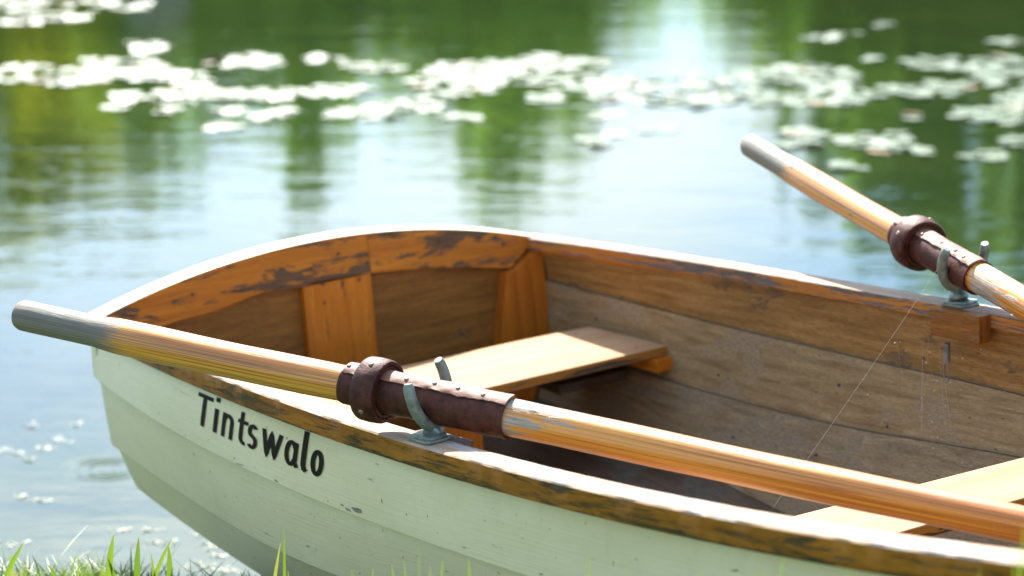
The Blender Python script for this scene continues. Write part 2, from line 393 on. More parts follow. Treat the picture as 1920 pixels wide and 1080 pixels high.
# ------------------------------------------------------------------ transom
def ztop(y): return .078 - .078 * (y / .5) ** 2 * 1.0 - .006 * (y / .5)
def prism(name, poly, x0, x1, mats, grain=1, uvo=0, bevel=.0012, edge=None, back=None):
    """poly in (y, z), extruded along X, following the transom rake"""
    mb = MB(); b = len(poly)
    def P(x, y, z): return Vector((x + RAKE * (-z), y, z))
    A = [P(x0, *q) for q in poly]; B = [P(x1, *q) for q in poly]
    uv = [(q[0], q[1]) if grain == 1 else (q[1], q[0]) for q in poly]
    uv = [(u + uvo, v + uvo) for u, v in uv]
    mb.v = [tuple(p) for p in A + B]
    mb.face(range(b - 1, -1, -1), uv[::-1], 0 if back is None else back); mb.face(range(b, 2 * b), uv, 0)
    for i in range(b):
        k = (i + 1) % b; L = math.dist(poly[i], poly[k])
        mb.face([i, k, b + k, b + i], [(uv[i][0], 3 + uv[i][1]), (uv[k][0], 3 + uv[k][1]), (uv[k][0], 3.02 + uv[k][1]), (uv[i][0], 3.02 + uv[i][1])], edge if edge is not None else 0)
    return mb.build(name, mats, boat, bevel=bevel)
ys = [-.5 + i / 40 for i in range(41)]
sidepts = [(.5, ztop(.5)), (.500, -.03), (.5035, -.111), (.4925, -.113), (.487, -.248), (.476, -.250), (.449, -.341), (.0, -.395)]
outl = [(y, ztop(y) - (.001)) for y in ys[1:-1]] + sidepts + [(-a, b) for a, b in sidepts[:-1][::-1]]
outl = [(y * .995, z) for y, z in outl]
prism('transom_panel', outl, -.014, .014, [M_panel, M_paint], grain=1, edge=1, back=1)
def zb(y): return -.003 - .265 * (y + .03) ** 2 + .004 * math.sin(y * 31) * (1 if y < -.06 else 0)
def arc_rail(y0, y1, end1=None, uvo=0):
    yy = [y0 + (y1 - y0) * i / 16 for i in range(17)]
    top = [(y, ztop(y)) for y in yy]
    yb = [y0 + ((end1 if end1 is not None else y1) - y0) * i / 16 for i in range(17)]
    return prism('transom_rail', top + [(y, zb(y)) for y in yb][::-1], .0145, .036, [M_rail, M_railtop], grain=1, uvo=uvo)
arc_rail(.0885, .482, .412, 1.7)
r2 = arc_rail(.0875, -.482, -.40, 4.2)
def topcap():
    # added cream strip: painted panel edge, plus sunlit white coloured onto the rail
    mb = MB(); rows = []
    for i in range(61):
        y = -.497 + .994 * i / 60; z = ztop(y)
        rows.append([Vector((x - RAKE * z, y, z + h)) for x, h in ((-.0145, -.008), (-.0145, .0016), (.0365, .0016), (.0365, .0002), (-.0141, .0002), (-.0141, -.008))])
    mb.grid(rows, [i / 60 for i in range(61)], [0, .013, .069, .072, .12, .13, .14], 0, closed=True)
    for r in (rows[0], rows[-1]): mb.poly(r, [(p.y, p.z) for p in r], 0)
    mb.build('transom_sunlit_strip', M_paint, boat)
topcap()
prism('centre_post', [(-.064, zb(-.064) - .001), (.0865, zb(.0865) - .001), (.079, -.36), (-.074, -.36)], .0145, .036, [M_post], grain=2, uvo=.4)
for sd in (1, -1):
    y = lambda a: a * sd
    q = [(y(.4135), zb(.413) - .0015), (y(.484), ztop(.484) - .012), (y(.488), -.11), (y(.478), -.24), (y(.43), -.335), (y(.325), -.345), (y(.362), -.215), (y(.394), zb(.413) - .0015)]
    prism('corner_post', q, .0145, .050 if sd > 0 else .036, [M_post2], grain=2, uvo=sd + 2)
for yy, zz in ((-.022, .003 - .012), (.060, -.014), (.02, .045), (-.30, .02), (.25, .035), (.40, .0)):
    mb = MB(); mb.lathe([(.0035, 0), (.0035, .0012), (.002, .0018)], (.036 - RAKE * zz, yy, zz), Vector((1, 0, 0)), 10)
    mb.build('screw', M_screw, boat, smooth=True, angle=40)

# ------------------------------------------------------------------ seats
def seat(poly, zt, th, name='seat'):
    mb = MB(); n = len(poly)
    A = [Vector((x, y, zt)) for x, y in poly]; B = [Vector((x, y, zt - th)) for x, y in poly]
    mb.v = [tuple(p) for p in A + B]
    mb.face(range(n), [(p.y, p.x) for p in A], 0); mb.face(range(2 * n - 1, n - 1, -1), [(p.y, p.x) for p in B[::-1]], 1)
    for i in range(n):
        k = (i + 1) % n
        mb.face([i, k, n + k, n + i], [(A[i].y + A[i].x, 0), (A[k].y + A[k].x, 0), (A[k].y + A[k].x, th), (A[i].y + A[i].x, th)], 1)
    return mb.build(name, [M_seat, M_seatedge], boat, bevel=.0022)
s1 = seat([(.468, .505), (.242, .472), (.232, .30), (.229, 0), (.226, -.128), (.20, -.160), (.14, -.2), (.10, -.35), (.09, -.470), (.45, -.500), (.4705, 0), (.470, .3)], -.15, .019)
s1['label'] = 'stern seat'
s2 = seat([(1.775, .52), (1.646, .535), (1.630, .335), (1.606, -.073), (1.60, -.50), (1.74, -.495), (1.751, .03)], -.05, .022)
s2['label'] = 'middle seat'
def part_box(name, lo, hi, mat, axis=0, bevel=.0015, rot=None, org=None, off=0, **k):
    mb = MB(); mb.box(lo, hi, axis, 0, off, rot, org, **k); return mb.build(name, mat, boat, bevel=bevel)
part_box('seat_bearer', (.21, .455, -.196), (.485, .520, -.170), M_post, 0, rot=Matrix.Rotation(.06, 3, 'Z'), org=(.3, .48, 0))
part_box('seat_bearer', (.21, -.495, -.196), (.485, -.450, -.170), M_post, 0)
part_box('seat_bearer', (1.57, .47, -.102), (1.81, .515, -.073), M_post, 0)
part_box('seat_bearer', (1.57, -.495, -.102), (1.81, -.455, -.073), M_post, 0)
part_box('added_sun_blocker', (.20, .31, -.235), (.37, .47, -.215), M_floor, 1)  # unseen board added under the stern seat to keep sun off the floor
part_box('seat_support', (.405, -.005, -.398), (.445, .088, -.170), M_post2, 2, off=2.2)

# ------------------------------------------------------------------ oarlock blocks and oarlocks
def local_box(name, x, side, o0, o1, xa, xb, z0, z1, mat, parent, bevel=.0015, dz=0, label=None):
    """box aligned with the gunwale at x; o = distance inwards from its outer edge"""
    g = gw(x, side); n = gn(x, side); t = Vector((n.y, -n.x, 0)) * side
    if t.x < 0: t = -t
    sl = (gw(x + .1, side).z - gw(x - .1, side).z) / .2
    mb = MB(); c = []
    for a in (xa, xb):
        for o in (o0, o1):
            for z in (z0, z1): c.append(g + t * a - n * o + Vector((0, 0, z + a * sl)))
    mb.v = [tuple(p) for p in c]
    for q, dr in (((0, 1, 3, 2), 0), ((4, 6, 7, 5), 0), ((0, 4, 5, 1), 1), ((2, 3, 7, 6), 1), ((0, 2, 6, 4), 2), ((1, 5, 7, 3), 2)):
        L = {0: xa, 1: xa, 2: xa, 3: xa, 4: xb, 5: xb, 6: xb, 7: xb}
        uv = []
        for i in q:
            oo = o0 if i in (0, 1, 4, 5) else o1; zz = z0 if i % 2 == 0 else z1
            uv.append({0: (zz, oo), 1: (L[i], zz), 2: (L[i], oo)}[dr])
        mb.face(q, uv, 0)
    o = mb.build(name, mat, parent, bevel=bevel)
    if label: o['label'] = label
    return o
LXN, LXF = 1.300, 1.300
local_box('oarlock_block', 1.335, 1, .0425, .066, -.062, .060, -.047, -.0015, M_block, boat)
local_box('oarlock_block', 1.335, -1, .0425, .066, -.066, .058, -.056, -.0015, M_inwale, boat)

UN = Vector((0.87806012, 0.4711826, -0.08365039)); LN = Vector((1.3155, -.495, .1405))
UF = Vector((0.97478597, -0.19710949, -0.1045952)); LF = Vector((1.303, .510, .1530))
def frame(u):
    ex = u.normalized(); ey = Vector((0, 0, 1)).cross(ex).normalized(); ez = ex.cross(ey); return ex, ey, ez

def oarlock(L, u, side, lean, mat):
    par = empty('oarlock', None, boat)
    g = gw(L.x, side); h = Vector((u.x, u.y, 0)).normalized(); q = Vector((-h.y, h.x, 0))      # q: spread of the horns
    base = Vector((L.x + (.022 if side < 0 else -.002), g.y - side * .026, g.z + .001 + (.002 if side < 0 else 0)))
    # pressed plates, the lower one set along the rail, the upper one turned a little
    def plate(z0, z1, lx, ly, ang):
        mb = MB(); R = Matrix.Rotation(ang, 3, 'Z')
        pts = [Vector((a, b, 0)) for a, b in ((-lx, -ly * .75), (-lx * .8, -ly), (lx * .8, -ly), (lx, -ly * .75), (lx, ly * .75), (lx * .8, ly), (-lx * .8, ly), (-lx, ly * .75))]
        A = [base + R @ p + Vector((0, 0, z0 + (p.x * .075))) for p in pts]; B = [a + Vector((0, 0, z1 - z0)) for a in A]
        n = 8; mb.v = [tuple(p) for p in A + B]
        mb.face(range(n)[::-1], [(0, 0)] * n); mb.face(range(n, 2 * n), [(0, 0)] * n)
        for i in range(n): mb.face([i, (i + 1) % n, n + (i + 1) % n, n + i], [(0, 0)] * 4)
        return mb.build('plate', mat, par, bevel=.0006)
    an = math.atan2(gn(L.x, side).x * -side, 1) if False else 0
    plate(.0, .0035, .030, .0195, -.05 * side); plate(.0039, .0072, .026, .016, .25)
    # collar boss
    mb = MB(); c = L - Vector((0, 0, .047)); ax = (c - base).normalized()
    top = L - Vector((0, 0, .0405)) + h * ((.0145) if side < 0 else -.011); hgt = (top - base).length
    mb.lathe([(.0125, .0074), (.0155, .0085), (.0168, .0120), (.0158, .0160), (.0115, .0200), (.0100, hgt + .002)], base, (top - base), 20)
    mb.build('boss', mat, par, smooth=True, angle=50)
    # two horns: one crescent swept round the leather
    mb = MB(); pts = []; rad = []
    path = [(.0445 * math.cos(math.radians(-90 + a_)), .0225 + .0560 * math.sin(math.radians(-90 + a_))) for a_ in [-114 + 228 * k / 36 for k in range(37)]]
    n_ = len(path)
    for i, (pq, pz) in enumerate(path):
        if side > 0: pq *= .86; pz = pz * .86 if pz > 0 else pz
        f = abs(i - (n_ - 1) / 2) / ((n_ - 1) / 2); cl_, sl_ = math.cos(lean), math.sin(lean)
        pts.append(L + h * ((.008 - pz * .16) if side < 0 else (.004 + pz * .38)) + q * (pq * cl_ + pz * sl_) + Vector((0, 0, pz * cl_ - pq * sl_))); rad.append(.0100 - .0022 * f ** .8 - (.0018 if f > .98 else 0))
    mb.tube(pts, rad, 12, squash=None)
    mb.build('horns', mat, par, smooth=True, angle=50)
    # shank below the block with its split pin
    mb = MB(); b0 = base + Vector((0, 0, -.06)); b1 = base + Vector((0, 0, -.092))
    off = Vector((0, -side * .030, 0)) * (1 if side > 0 else .6)
    mb.tube([b0 + off, b1 + off], .0055, 10); mb.build('shank', M_galvdark, par, smooth=True, angle=40)
    mb = MB(); c = b1 + off + Vector((.002, -.004, -.016)); pts = []
    for i in range(25):
        a = 2 * math.pi * i / 24; pts.append(c + Vector((.0065 * math.sin(a) + .002 * math.cos(a), .001, .019 * math.cos(a))))
    mb.tube(pts, .0013, 6, closed_ends=False); mb.build('split_pin', M_galvdark, par, smooth=True)
    return par
o1 = oarlock(LN, UN, -1, -.16, M_galv); o2 = oarlock(LF, UF, 1, .0, M_galv)

# ------------------------------------------------------------------ name lettering, painted on the sheer strake
def hullpt(x, v, off=.0006):
    x = x - .020 * (1 - v)
    s1_ = x / 3.16
    a = cur('G', s1_, -1); b = cur('1', x / 3.13, -1)
    d = (b - a).normalized(); n = d.cross(Vector((1, 0, 0))).normalized()
    if n.y > 0: n = -n
    top = a + d * .012 - n * .016
    vv = max(0, (v * (b - a).length - .012) / ((b - a).length - .012))
    return top + (b - top) * vv + n * (.003 * math.sin(math.pi * vv) + off)
def arcp(cx, cy, rx, ry, a0, a1, n=20):
    return [(cx + rx * math.cos(math.radians(a0 + (a1 - a0) * i / n)), cy + ry * math.sin(math.radians(a0 + (a1 - a0) * i / n))) for i in range(n + 1)]
X_ = .104
def G(a): return a / X_
strokes = {'T': [[(G(.546), 1.235), (G(.612), 1.235)], [(G(.578), 1.2), (G(.578), 0)]],
 'i': [[(G(.632), .97), (G(.632), 0)], [(G(.632), 1.42), (G(.632), 1.24)]],
 'n': [[(G(.6655), .97), (G(.6655), 0)], [(G(.6655), .66)] + arcp(G(.682), .63, .150, .265, 160, 0) + [(G(.6975), 0)]],
 't': [[(G(.7355), 1.27), (G(.7355), .35)] + arcp(G(.7355) + .16, .29, .16, .20, 180, 278), [(G(.7205), .90), (G(.760), .90)]],
 's': [arcp(G(.781), .70, .12, .205, 35, 225, 12) + arcp(G(.7805), .295, .125, .205, 55, -145, 14)],
 'w': [[(G(.8205), .99), (G(.8375), .06), (G(.850), .90), (G(.866), .06), (G(.884), .99)]],
 'a': [arcp(G(.9225), .49, .145, .41, 30, 330, 26), [(G(.9385), .93), (G(.9375), .2), (G(.945), .02)]],
 'l': [[(G(.967), 1.46), (G(.966), .26), (G(.970), .09), (G(.978), .03)]],
 'o': [arcp(G(1.0115), .49, .132, .41, 0, 360, 32)]}
mb = MB(); layer = 0
for ch, sts in strokes.items():
    for st in sts:
        layer += 1; w = .080 if ch in 'Til' else .069
        # resample
        pts = []
        for i in range(len(st) - 1):
            a, b = Vector(st[i]), Vector(st[i + 1]); k = max(1, int((b - a).length / .08))
            pts += [a + (b - a) * j / k for j in range(k)]
        pts.append(Vector(st[-1]))
        L_, R_ = [], []
        closed = (pts[0] - pts[-1]).length < 1e-4
        for i, p in enumerate(pts):
            if closed and i in (0, len(pts) - 1): t0 = (pts[1] - pts[0]).normalized(); t1 = (pts[-1] - pts[-2]).normalized()
            else:
                t1 = (p - pts[i - 1]).normalized() if i else None; t0 = (pts[i + 1] - p).normalized() if i < len(pts) - 1 else None
                t0 = t0 or t1; t1 = t1 or t0
            t = (t0 + t1).normalized(); n = Vector((-t.y, t.x)); mit = 1 / max(.55, n.dot(Vector((-t0.y, t0.x))))
            L_.append(p + n * w * mit); R_.append(p - n * w * mit)
        rows = []
        for a, b in zip(L_, R_):
            rows.append([hullpt(q.x * X_ + .0229 * q.y, .735 - .305 * q.y, .0008 + layer * .00003) for q in (a, b)])
        mb.grid(rows, list(range(len(rows))), [0, 1], 0)
mb.build('name_lettering', M_black, boat, recalc=False)

def disc(name, p, n, r, mat, h=.0008):
    m2 = MB(); m2.lathe([(r, 0), (r, h), (r * .6, h * 1.4)], p, n, 9); return m2.build(name, mat, boat, smooth=True, angle=40)
for ka, kb, x, v in (('G', '1', 1.10, .86), ('1', '2', .98, .28), ('G', '1', 1.20, .70), ('1', '2', 1.12, .70), ('1', '2', .62, .55), ('1', '2', 1.30, .82), ('2', '3', .95, .25), ('G', '1', .55, .62), ('1', '2', .22, .25), ('2', '3', .7, .35), ('1', '2', 1.36, .9), ('G', '1', .30, .80)):
    a = cur(ka, cur_s(ka, x), 1); b = cur(kb, cur_s(kb, x), 1); d = (b - a).normalized(); n = -d.cross(Vector((1, 0, 0))).normalized()
    if n.y > 0: n = -n
    inset = .016 if ka == 'G' else TH + .002
    disc('nail', a + (b - a) * v + n * (TH + inset * (1 - v) - .002 - .003 * math.sin(math.pi * v)), n, .0032, M_screw, .0022)
for x, y, z in ((1.70, .30, -.0500), (1.66, .10, -.0500), (1.62, .36, -.0500), (.27, .42, -.15), (.44, .45, -.15), (.30, .02, -.15)): disc('screw', Vector((x, y, z)), Vector((0, 0, 1)), .0026, M_screw, .0006)
M_chip = simple('bare_grey_wood_chip', (.20, .17, .12), (.36, .32, .24), (80, 80, 80), .8)
rc = random.Random(5)
for k in range(8):
    x0 = rc.uniform(.12, 2.0) if k > 2 else (1.13, 1.10, .86)[k]; v0 = rc.choice((.955, .975, .94, .97)) if k > 2 else (.93, .965, .975)[k]; sz_ = rc.uniform(.002, .0045) if k > 2 else (.010, .006, .005)[k]
    m2 = MB(); nn = 9; pts = []
    for i in range(nn):
        a = 2 * math.pi * i / nn; r = sz_ * rc.uniform(.55, 1.15); pts.append(hullpt(x0 + r * 1.6 * math.cos(a), min(.995, v0 + r * .55 / .11 * math.sin(a) * .6), .0005))
    m2.poly(pts, [(p.x, p.z) for p in pts]); m2.build('paint_chip', M_chip, boat, recalc=False)

# ------------------------------------------------------------------ oars
def make_oar(L, u, rs, label, flap_ang, tc0=-.103, tc1=-.066, tl0=-.134, tl1=.136):
    ex, ey, ez = frame(u)
    Mx = Matrix((ex, ey, ez)).transposed().to_4x4()
    root = empty('oar', BOAT @ Matrix.Translation(L * S) @ Mx); tag(root, label, 'oar')
    prof = rs['prof']
    T = []; 
    for i in range(len(prof) - 1):
        (t0, r0), (t1, r1) = prof[i], prof[i + 1]; k = max(1, int((t1 - t0) / .02))
        T += [(t0 + (t1 - t0) * j / k, r0 + (r1 - r0) * j / k) for j in range(k)]
    T.append(prof[-1])
    mb = MB(); pts = [Vector((t, .0012 * math.sin(t * 5), .0010 * math.sin(t * 7 + 1))) for t, r in T]
    mb.tube(pts, [r * (1 + .012 * math.sin(t * 23)) for t, r in T], 40, voff=rs.get('voff', 0))
    mb.build('shaft', M_oar, root, smooth=True, angle=45)
    # blade
    mb = MB(); rows = []; us = []
    t0 = prof[-1][0] - .03; t1 = t0 + .46
    for i in range(15):
        f = i / 14; t = t0 + (t1 - t0) * f; w = .018 + .045 * min(1, f * 1.9) ** .8; th = .016 * (1 - f) + .0045
        if f > .97: w *= .93
        us.append(t + .75)
        rows.append([Vector((t, w * math.cos(a), th * math.sin(a) * (.4 + .6 * abs(math.sin(a))))) for a in [2 * math.pi * k / 20 for k in range(20)]])
    mb.grid(rows, us, [k * .012 for k in range(21)], 0, closed=True)
    for r in (rows[0], rows[-1]): mb.poly(r, [(p.x + .75, p.y) for p in r])
    mb.build('blade', M_oar, root, smooth=True, angle=45)
    # leather sleeve
    def rad(t, a): return rs['leather'] + .0011 * mnoise.noise(Vector((t * 22, math.cos(a) * 1.5, math.sin(a) * 1.5))) + .0005 * mnoise.noise(Vector((t * 90, math.cos(a) * 4, math.sin(a) * 4)))
    n = 48; mb = MB(); rows = []; us = []
    ts = [tl0 + (tl1 - tl0) * i / 60 for i in range(61)]
    for i, t in enumerate(ts):
        e = 0
        row = []
        for k in range(n):
            a = 2 * math.pi * k / n; tt = t + .0020 * mnoise.noise(Vector((a, t * 3, 4))) * (1 if i in (0, 60) else .0)
            row.append(Vector((tt, rad(t, a) * math.cos(a), rad(t, a) * math.sin(a))))
        rows.append(row); us.append(t)
    inner0 = [Vector((ts[0] + .0005, p.y * .88, p.z * .88)) for p in rows[0]]; inner1 = [Vector((ts[-1] - .0005, p.y * .88, p.z * .88)) for p in rows[-1]]
    rows = [inner0] + rows + [inner1]; us = [tl0] + us + [tl1]
    mb.grid(rows, us, [k * .004 for k in range(n + 1)], 0, closed=True)
    sl = mb.build('leather_sleeve', M_leather, root, smooth=True, angle=60)
    # overlapping seam flap along the top, nailed down
    mb = MB(); rows = []; us = []
    f0, f1 = flap_ang
    for i in range(81):
        t = tl0 + .002 + (tl1 - tl0 - .001) * i / 80
        ed = .11 * mnoise.noise(Vector((t * 26, 2.2, rs.get('voff', 0)))) + .05 * mnoise.noise(Vector((t * 90, 7.2, 1)))
        row = []
        for j in range(9):
            a = math.radians(f0) + ed * (1 - j / 8) + (math.radians(f1 - f0)) * j / 8
            r = rad(t, a) + .0030 + (.0012 * mnoise.noise(Vector((t * 60, j, 9))) if j == 0 else 0)
            row.append(Vector((t, r * math.cos(a), r * math.sin(a))))
        row = [Vector((t, p.y * .93, p.z * .93)) for p in (row[0],)] + row + [Vector((t, row[-1].y * .93, row[-1].z * .93))]
        rows.append(row); us.append(t)
    mb.grid(rows, us, [k * .004 for k in range(12)], 0)
    mb.poly(rows[0], [(0, 0)] * 11); mb.poly(rows[-1], [(0, 0)] * 11)
    fl = mb.build('seam_flap', M_leatherE, sl, smooth=True, angle=50)
    k = 0; am = math.radians(f0 * .68 + f1 * .32)
    for t in rs['nails']:
        a = am + random.uniform(-.12, .12); r = rad(t, a) + .0025; d = Vector((0, math.cos(a), math.sin(a)))
        m2 = MB(); m2.lathe([(.0036, 0), (.0034, .0012), (.002, .0022)], d * r + Vector((t, 0, 0)), d, 12)
        m2.build('nail', M_nail, sl, smooth=True, angle=60)
    # collar: strap wound round and riveted
    mb = MB(); rows = []; us = []
    R0 = rs['collar']; wd = tc1 - tc0
    prof2 = [(0, .028), (0, R0 - .002), (.10, R0 - .0003), (.5, R0 + .0006), (.90, R0 - .0003), (1, R0 - .002), (1, R0 - .007), (.93, R0 - .0072), (.93, R0 - .0085), (1.0, R0 - .009), (1, R0 - .0135), (.93, R0 - .014), (.9, .028)]
    for k in range(61):
        a = 2 * math.pi * k / 60
        jt = .0012 * mnoise.noise(Vector((math.cos(a) * 2, math.sin(a) * 2, 3 + rs.get('voff', 0))))
        rows.append([Vector((tc0 + f * wd + jt * .8 + rs.get('tilt', 0) * math.sin(a) * .03, (r + jt) * math.cos(a), (r + jt) * math.sin(a))) for f, r in prof2]); us.append(a * R0)
    mb.grid(rows, us, [i * .01 for i in range(13)], 0)
    co = mb.build('leather_collar', M_leather, root, smooth=True, angle=40)
    for a in rs['rivets']:
        d = Vector((0, math.cos(a), math.sin(a))); m2 = MB(); m2.lathe([(.0042, 0), (.004, .001), (.0025, .0018)], d * R0 + Vector(((tc0 + tc1) / 2, 0, 0)), d, 12)
        m2.build('rivet', M_nail, co, smooth=True, angle=60)
    return root
near_rs = dict(prof=[(-.75, .0215), (-.744, .0236), (-.72, .0240), (-.60, .0243), (-.555, .0272), (-.50, .0276), (-.30, .0268), (-.13, .0262), (.14, .0265), (.42, .0250), (.85, .0232), (1.17, .018)],
               leather=.0300, collar=.0465, nails=(-.127, -.028, .017, .055, .097), rivets=(math.radians(205), math.radians(110)), voff=.3)
far_rs = dict(prof=[(-.778, .0198), (-.772, .0222), (-.75, .0226), (-.64, .0230), (-.585, .0252), (-.50, .0256), (-.24, .0252), (.06, .0250), (.42, .0240), (.85, .0225), (1.20, .018)],
              leather=.0290, collar=.0450, nails=(-.10, -.045, .0, .03), rivets=(math.radians(150), math.radians(60)), voff=2.3)
make_oar(LN, UN, near_rs, 'wooden oar lying over the near side of the boat, past the painted name', (128, 78))
make_oar(LF, UF, far_rs, 'wooden oar resting on the far side, its handle raised over the water', (128, 78), tc0=-.155, tc1=-.115, tl0=-.187, tl1=.058)

# ------------------------------------------------------------------ spider silk
def thread(pts, r, label):
    mb = MB(); mb.tube([b2w(p) for p in pts], r, 5); o = mb.build('spider_thread', M_silk, None, smooth=True, scale=1)
    return tag(o, label, 'spider thread')
hp = LF + Vector((-.005, -.036, .012))
def sag(a, b, k, n=12): return [a + (b - a) * i / n - Vector((0, 0, 4 * k * (i / n) * (1 - i / n))) for i in range(n + 1)]
thread(sag(hp, Vector((1.454, -.004, -.1)), .004), .00012, 'long thin spider thread slanting down from the far oarlock across the boat')
def farin(x, z): return Vector((x, .50, z))
thread(sag(Vector((1.275, .452, .03)), Vector((1.33, .40, -.10)), .0), .00012, 'short spider thread hanging under the far oarlock block')
mb = MB()
for i in range(46):
    p = Vector((random.gauss(1.30, .07), .47 + random.gauss(0, .01) - abs(random.gauss(0, .02)), random.uniform(-.17, .05)))
    w = b2w(p); r = random.uniform(.0004, .0011)
    b = len(mb.v)
    for d in ((1, 0, 0), (-1, 0, 0), (0, 1, 0), (0, -1, 0), (0, 0, 1), (0, 0, -1)): mb.v.append(tuple(w + Vector(d) * r * random.uniform(.6, 1.5)))
    for q in ((0, 2, 4), (2, 1, 4), (1, 3, 4), (3, 0, 4), (2, 0, 5), (1, 2, 5), (3, 1, 5), (0, 3, 5)): mb.face([b + k for k in q], [(0, 0)] * 3)
for i in range(7):
    a = Vector((random.gauss(1.29, .04), .455, random.uniform(-.02, .05))); c = a + Vector((random.uniform(-.02, .05), random.uniform(-.03, .02), -random.uniform(.04, .13)))
    mb.tube([b2w(a), b2w(c)], .00007, 4)
cw = mb.build('cobweb', M_dust, None, scale=1, recalc=False)
tag(cw, 'dusty cobweb specks caught below the far oarlock block', 'cobweb', kind='stuff')

# ------------------------------------------------------------------ water
def px(x, y, z=0.):
    """point on the level z seen at pixel x, y of the 1920 wide photograph"""
    a = (x - 960) / FPX; b = (540 - y) / FPX
    d = Vector((a, math.cos(PITCH) + b * math.sin(PITCH), -math.sin(PITCH) + b * math.cos(PITCH)))
    return Vector((0, 0, HC)) + d * ((z - HC) / d.z)
def water_mat():
    t = NT('pond_water'); pos = t.n('ShaderNodeNewGeometry').outputs['Position']
    a = t.noise(t.n('ShaderNodeMapping', {'Vector': pos, 'Scale': (1.5, 3.2, 1), 'Rotation': (0, 0, .12)}).outputs[0], 1, 4, .55, .4)
    b = t.noise(t.n('ShaderNodeMapping', {'Vector': pos, 'Scale': (10, 20, 1), 'Rotation': (0, 0, -.2)}).outputs[0], 1, 3, .5)
    h = t.math('ADD', t.math('MULTIPLY', a, .0038), t.math('MULTIPLY', b, .0008))
    c = px(200, 880)
    d = t.n('ShaderNodeVectorMath', {0: pos, 1: tuple(c)}, operation='DISTANCE').outputs['Value']
    ring = t.math('MULTIPLY', t.math('SINE', t.math('MULTIPLY', d, 2 * math.pi / .026)), t.ramp(d, [(.0, .2), (.05, 1.), (.075, .9), (.12, 0.)]))
    h = t.math('ADD', h, t.math('MULTIPLY', ring, .0005))
    bn = t.n('ShaderNodeBump', {'Height': h, 'Distance': 1.0, 'Strength': 1.0}).outputs[0]
    murk = t.ramp(t.noise(t.n('ShaderNodeMapping', {'Vector': pos, 'Scale': (.8, .8, 1)}).outputs[0], 1, 4), [(.35, (.016, .028, .008)), (.65, (.026, .042, .010))])
    return t.done(Base_Color=murk, Roughness=.045, IOR=1.34, Normal=bn, Specular_IOR_Level=.5)
mb = MB(); mb.poly([(-600, -3, 0), (600, -3, 0), (600, 900, 0), (-600, 900, 0)], [(0, 0)] * 4)
w = mb.build('water', water_mat(), None, scale=1); tag(w, kind='structure')

# ------------------------------------------------------------------ lily pads
def pad_mat(name, a, b, rough):
    t = NT(name); oi = t.n('ShaderNodeObjectInfo').outputs['Random']
    n = t.noise(t.uv((18, 18, 18), src='Object'), 1, 4)
    return t.done(Base_Color=t.ramp(n, [(.35, a), (.65, b)]), Roughness=rough, IOR=1.5, Specular_IOR_Level=.3, Coat_Weight=.10, Coat_Roughness=.18)
M_pad = pad_mat('green_lily_pad', (.06, .105, .04), (.12, .17, .075), .5)
M_pad2 = pad_mat('reddish_lily_pad', (.16, .09, .035), (.22, .15, .06), .6)
def pad_mesh(seed, mat):
    r_ = random.Random(seed); n = 26; mb = MB(); ctr = (0, 0, .004); ring1 = []; ring2 = []
    notch = .22
    for i in range(n + 1):
        a = notch + (2 * math.pi - 2 * notch) * i / n; r = .050 * (1 + .06 * mnoise.noise(Vector((math.cos(a) * 1.3, math.sin(a) * 1.3, seed))))
        ring1.append((r * .55 * math.cos(a), r * .55 * math.sin(a), .0045 + .003 * mnoise.noise(Vector((a, seed, 1)))))
        ring2.append((r * math.cos(a), r * math.sin(a), .004 + .007 * mnoise.noise(Vector((math.cos(a) * 2, math.sin(a) * 2, seed * 2.)))))
    mb.v = [ctr] + ring1 + ring2; m = n + 1
    for i in range(n):
        mb.face([0, 1 + i, 2 + i], [(0, 0)] * 3); mb.face([1 + i, 1 + m + i, 2 + m + i, 2 + i], [(0, 0)] * 4)
    o = mb.build('lily_pad', mat, None, smooth=True, scale=1); return o
clusters = [(45,128,50,8),(110,150,110,10),(265,92,50,12),(220,128,100,18),(290,142,60,12),(360,152,40,18),(465,116,100,11),(620,112,40,7),(700,128,60,9),(300,182,105,12),(480,178,140,10),(640,172,60,9),(210,208,25,6),(310,210,35,7),(430,212,40,7),(400,239,45,7),(487,222,14,6),(540,212,30,7),(680,213,85,11),(780,196,75,12),(860,150,100,32),(940,137,110,24),(1010,122,70,18),(1115,116,35,9),(1100,152,120,18),(1210,172,130,24),(1340,162,100,22),(1280,190,90,12),(1500,142,120,20),(1560,180,90,22),(1450,186,120,12),(1140,220,30,8),(1230,243,35,7),(1165,252,15,6),(1110,268,30,8),(1540,70,45,7),(1650,48,20,5),(1635,110,12,6),(1615,66,12,5),(1740,170,90,14),(1790,120,100,13),(1860,132,70,30),(1900,80,45,10),(1850,220,80,16),(1900,190,40,18),(1720,220,20,8),(1505,250,35,9),(1500,272,30,8),(1650,268,85,20),(1730,285,30,6),(1590,312,40,6),(1840,293,35,9),(1895,265,20,8),(860,222,40,7),(1740,285,30,6),(1020,186,30,8),(60,34,110,12),(200,10,90,10),(30,8,80,14),(2000,150,90,30),(-60,140,70,20),(2080,230,80,20)]
cands = []
for ci, (cx, cy, rx, ry) in enumerate(clusters):
    n = max(2, int(rx * ry / 34))
    for _ in range(n):
        a = random.random() * 2 * math.pi; r = math.sqrt(random.random())
        p = px(cx + rx * .92 * r * math.cos(a), cy + ry * r * math.sin(a)); cands.append((p, cy, cx))
kept = []
for p, cy, cx in cands:
    if all((p - q[0]).length > .064 for q in kept): kept.append((p, cy, cx))
kept.sort(key=lambda k: k[0].length)
protos = [pad_mesh(i + 1, M_pad) for i in range(6)] + [pad_mesh(i + 11, M_pad2) for i in range(2)]
used = set(); stuffmb = MB()
